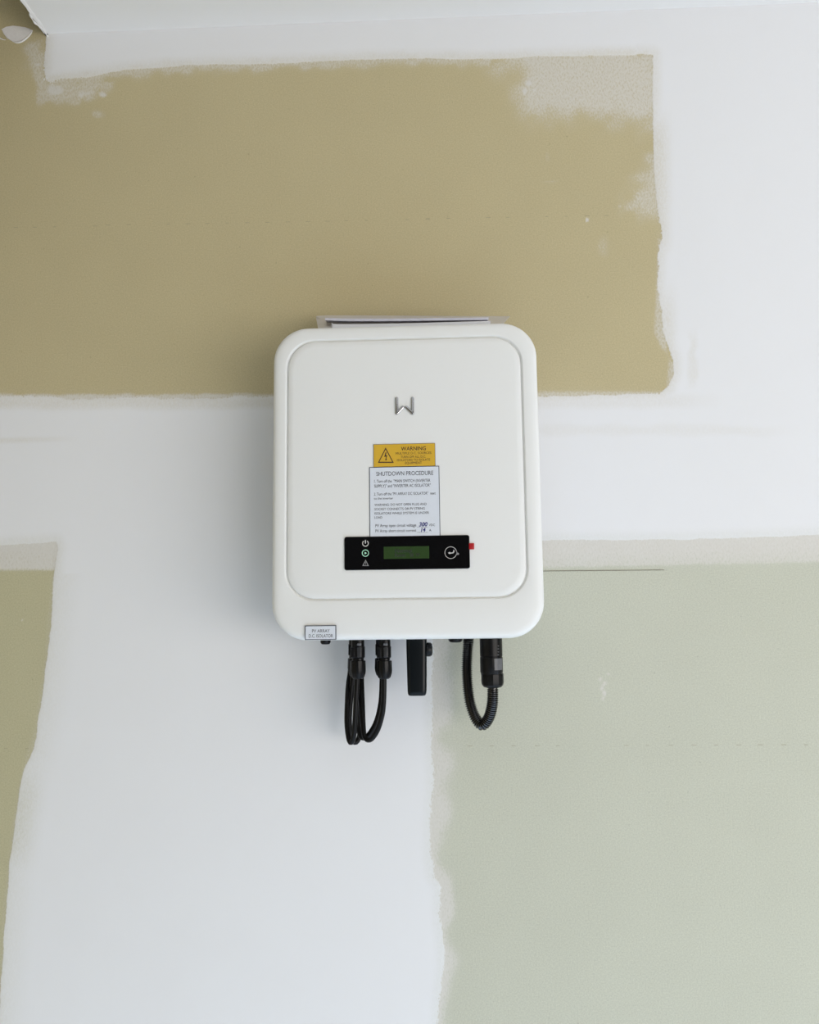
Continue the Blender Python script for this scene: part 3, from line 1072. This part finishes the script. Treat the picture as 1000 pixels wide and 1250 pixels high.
# ------------------------------------------------------------------ mains plug with corrugated conduit
Ya = -0.085
c = U(600.6, 810, Ya)
t = empty('mains_plug', Vector((c.x, Ya, U(600.6, 839, Ya).z)))
tag(t, 'black mains plug with looped corrugated conduit under the inverter', 'cable')
s = (U(601.6, 810, Ya) - c).x
zz = lambda py: U(600.6, py, Ya).z
bm = bmesh.new()
cx0 = U(599.7, 795, Ya).x
lathe(bm, cx0, Ya, [(13.6 * s, ZB + 0.036), (13.8 * s, zz(783)), (13.8 * s, zz(800.5)), (13.3 * s, zz(801)), (13.3 * s, zz(801.8)), (13.9 * s, zz(802.4)), (13.9 * s, zz(820)), (13.2 * s, zz(821.5)), (13.0 * s, zz(823.5))], 36)
from_bm('plug_body', bm, M_black, t, sharp=30)
bm = bmesh.new()
cx1 = U(601.4, 830, Ya).x
lathe(bm, cx1, Ya, [(13.0 * s, zz(821.8)), (13.7 * s, zz(822.6)), (13.7 * s, zz(832.5)), (12.9 * s, zz(836)), (11.0 * s, zz(838.4)), (8.0 * s, zz(839.2))], 12,
      mod=None)
from_bm('gland_nut', bm, M_black, t, sharp=25)
bm = bmesh.new()
lx0, lx1 = U(603.6, 810, Ya - 0.014).x, U(613.2, 810, Ya - 0.008).x
yf = Ya - 13.9 * s
pr = [(lx0, yf - 0.0003 + 0.0006), (lx0 + 0.004, yf + 0.0010), (lx0 + 0.0075, yf + 0.0036), (lx1, yf + 0.0080)]
v = []
for z in (zz(803.2), zz(817.2)):
    v.append([bm.verts.new((x, y - 0.0010, z)) for x, y in pr])
    v.append([bm.verts.new((x, y + 0.0025, z)) for x, y in pr])
for q in range(3):
    bm.faces.new((v[0][q], v[0][q + 1], v[2][q + 1], v[2][q]))
    bm.faces.new((v[1][q], v[3][q], v[3][q + 1], v[1][q + 1]))
    bm.faces.new((v[0][q], v[1][q], v[1][q + 1], v[0][q + 1]))
    bm.faces.new((v[2][q], v[2][q + 1], v[3][q + 1], v[3][q]))
bm.faces.new((v[0][0], v[2][0], v[3][0], v[1][0]))
bm.faces.new((v[0][3], v[1][3], v[3][3], v[2][3]))
lt = from_bm('latch', bm, M_grey, t, sharp=20)
lt['label'] = 'grey rectangular latch on the plug'
bm = bmesh.new()
for k in range(4):
    p = U(608.4, 788.5 + k * 3.6, Ya - 0.0125)
    box(bm, (p.x - 0.0010, p.y - 0.0012, p.z - 0.0006), (p.x + 0.0010, p.y + 0.0025, p.z + 0.0006))
mk = from_bm('moulded_marks', bm, M_grey, t, smooth=False)
path = [(601.6, 834, -0.085), (601.7, 845, -0.084), (600.9, 861, -0.081), (596.6, 876.5, -0.076), (588.6, 884.8, -0.070), (580.4, 876.0, -0.064), (574.6, 860, -0.059), (571.6, 842, -0.055),
        (570.2, 820, -0.051), (570.6, 800, -0.047), (571.8, 783, -0.043)]
pts = [U(*q) for q in path]
last = pts[-1]
pts += [Vector((last.x + 0.001, -0.034, last.z + 0.018)), Vector((last.x + 0.001, -0.016, last.z + 0.030)), Vector((last.x, 0.0, last.z + 0.032))]
sm = resample(catmull(pts, 16), 0.00072)
bm = bmesh.new()
tube(bm, sm, lambda i: 0.0066 + (0.0014 if (i % 4) in (0, 1) else -0.0004), 20)
from_bm('corrugated_conduit', bm, M_hose, t, sharp=50)

# ------------------------------------------------------------------ papers in a plastic sleeve on top of the inverter
def sheet(name, front_px, back_px, thick, m, parent=None, n=24):
    """curved sheet between two polylines of (px, py, Y)"""
    f = [U(*q) for q in front_px]
    b = [U(*q) for q in back_px]

    def samp(P):
        Q = catmull(P, 12)
        return [Q[round(k * (len(Q) - 1) / n)] for k in range(n + 1)]
    f, b = samp(f), samp(b)
    bm = bmesh.new()
    rows = []
    for t_ in (0, 0.25, 0.5, 0.75, 1.0):
        rows.append([p.lerp(q, t_) for p, q in zip(f, b)])
    top = [[bm.verts.new(p + Vector((0, 0, thick))) for p in r] for r in rows]
    bot = [[bm.verts.new(p) for p in r] for r in rows]
    for i in range(len(rows) - 1):
        for j in range(n):
            bm.faces.new((top[i][j], top[i][j + 1], top[i + 1][j + 1], top[i + 1][j]))
            bm.faces.new((bot[i][j], bot[i + 1][j], bot[i + 1][j + 1], bot[i][j + 1]))
    for j in range(n):
        bm.faces.new((top[0][j], bot[0][j], bot[0][j + 1], top[0][j + 1]))
        bm.faces.new((top[-1][j], top[-1][j + 1], bot[-1][j + 1], bot[-1][j]))
    for i in range(len(rows) - 1):
        bm.faces.new((top[i][0], top[i + 1][0], bot[i + 1][0], bot[i][0]))
        bm.faces.new((top[i][n], bot[i][n], bot[i + 1][n], top[i + 1][n]))
    return from_bm(name, bm, m, parent, sharp=50)


sl = sheet('document_sleeve', [(388.5, 401.5, -0.108), (450, 400.6, -0.108), (530, 399.4, -0.108), (612, 398.2, -0.108)],
           [(386.0, 388.6, -0.045), (398, 385.6, -0.043), (510, 386.0, -0.043), (622.5, 386.6, -0.045)], 0.0007, M_sleeve)
tag(sl, 'milky plastic document sleeve lying on top of the inverter', 'sleeve')
bk = sheet('booklet', [(405.0, 399.0, -0.112), (415, 400.8, -0.112), (500, 399.6, -0.112), (599, 396.8, -0.112)],
           [(407.5, 402.0, -0.058), (417, 403.4, -0.058), (500, 402.4, -0.058), (596, 400.0, -0.058)], 0.0062, M_paper)
tag(bk, 'white folded booklet, lower of the papers on the inverter', 'booklet')
ps = sheet('paper_stack', [(397.0, 391.0, -0.100), (430, 391.8, -0.100), (500, 391.6, -0.100), (596.5, 390.4, -0.100)],
           [(399.5, 394.0, -0.060), (430, 395.0, -0.060), (500, 394.6, -0.060), (594, 393.4, -0.060)], 0.0036, M_paper2)
tag(ps, 'thin grey-white sheets, upper of the papers on the inverter', 'papers')
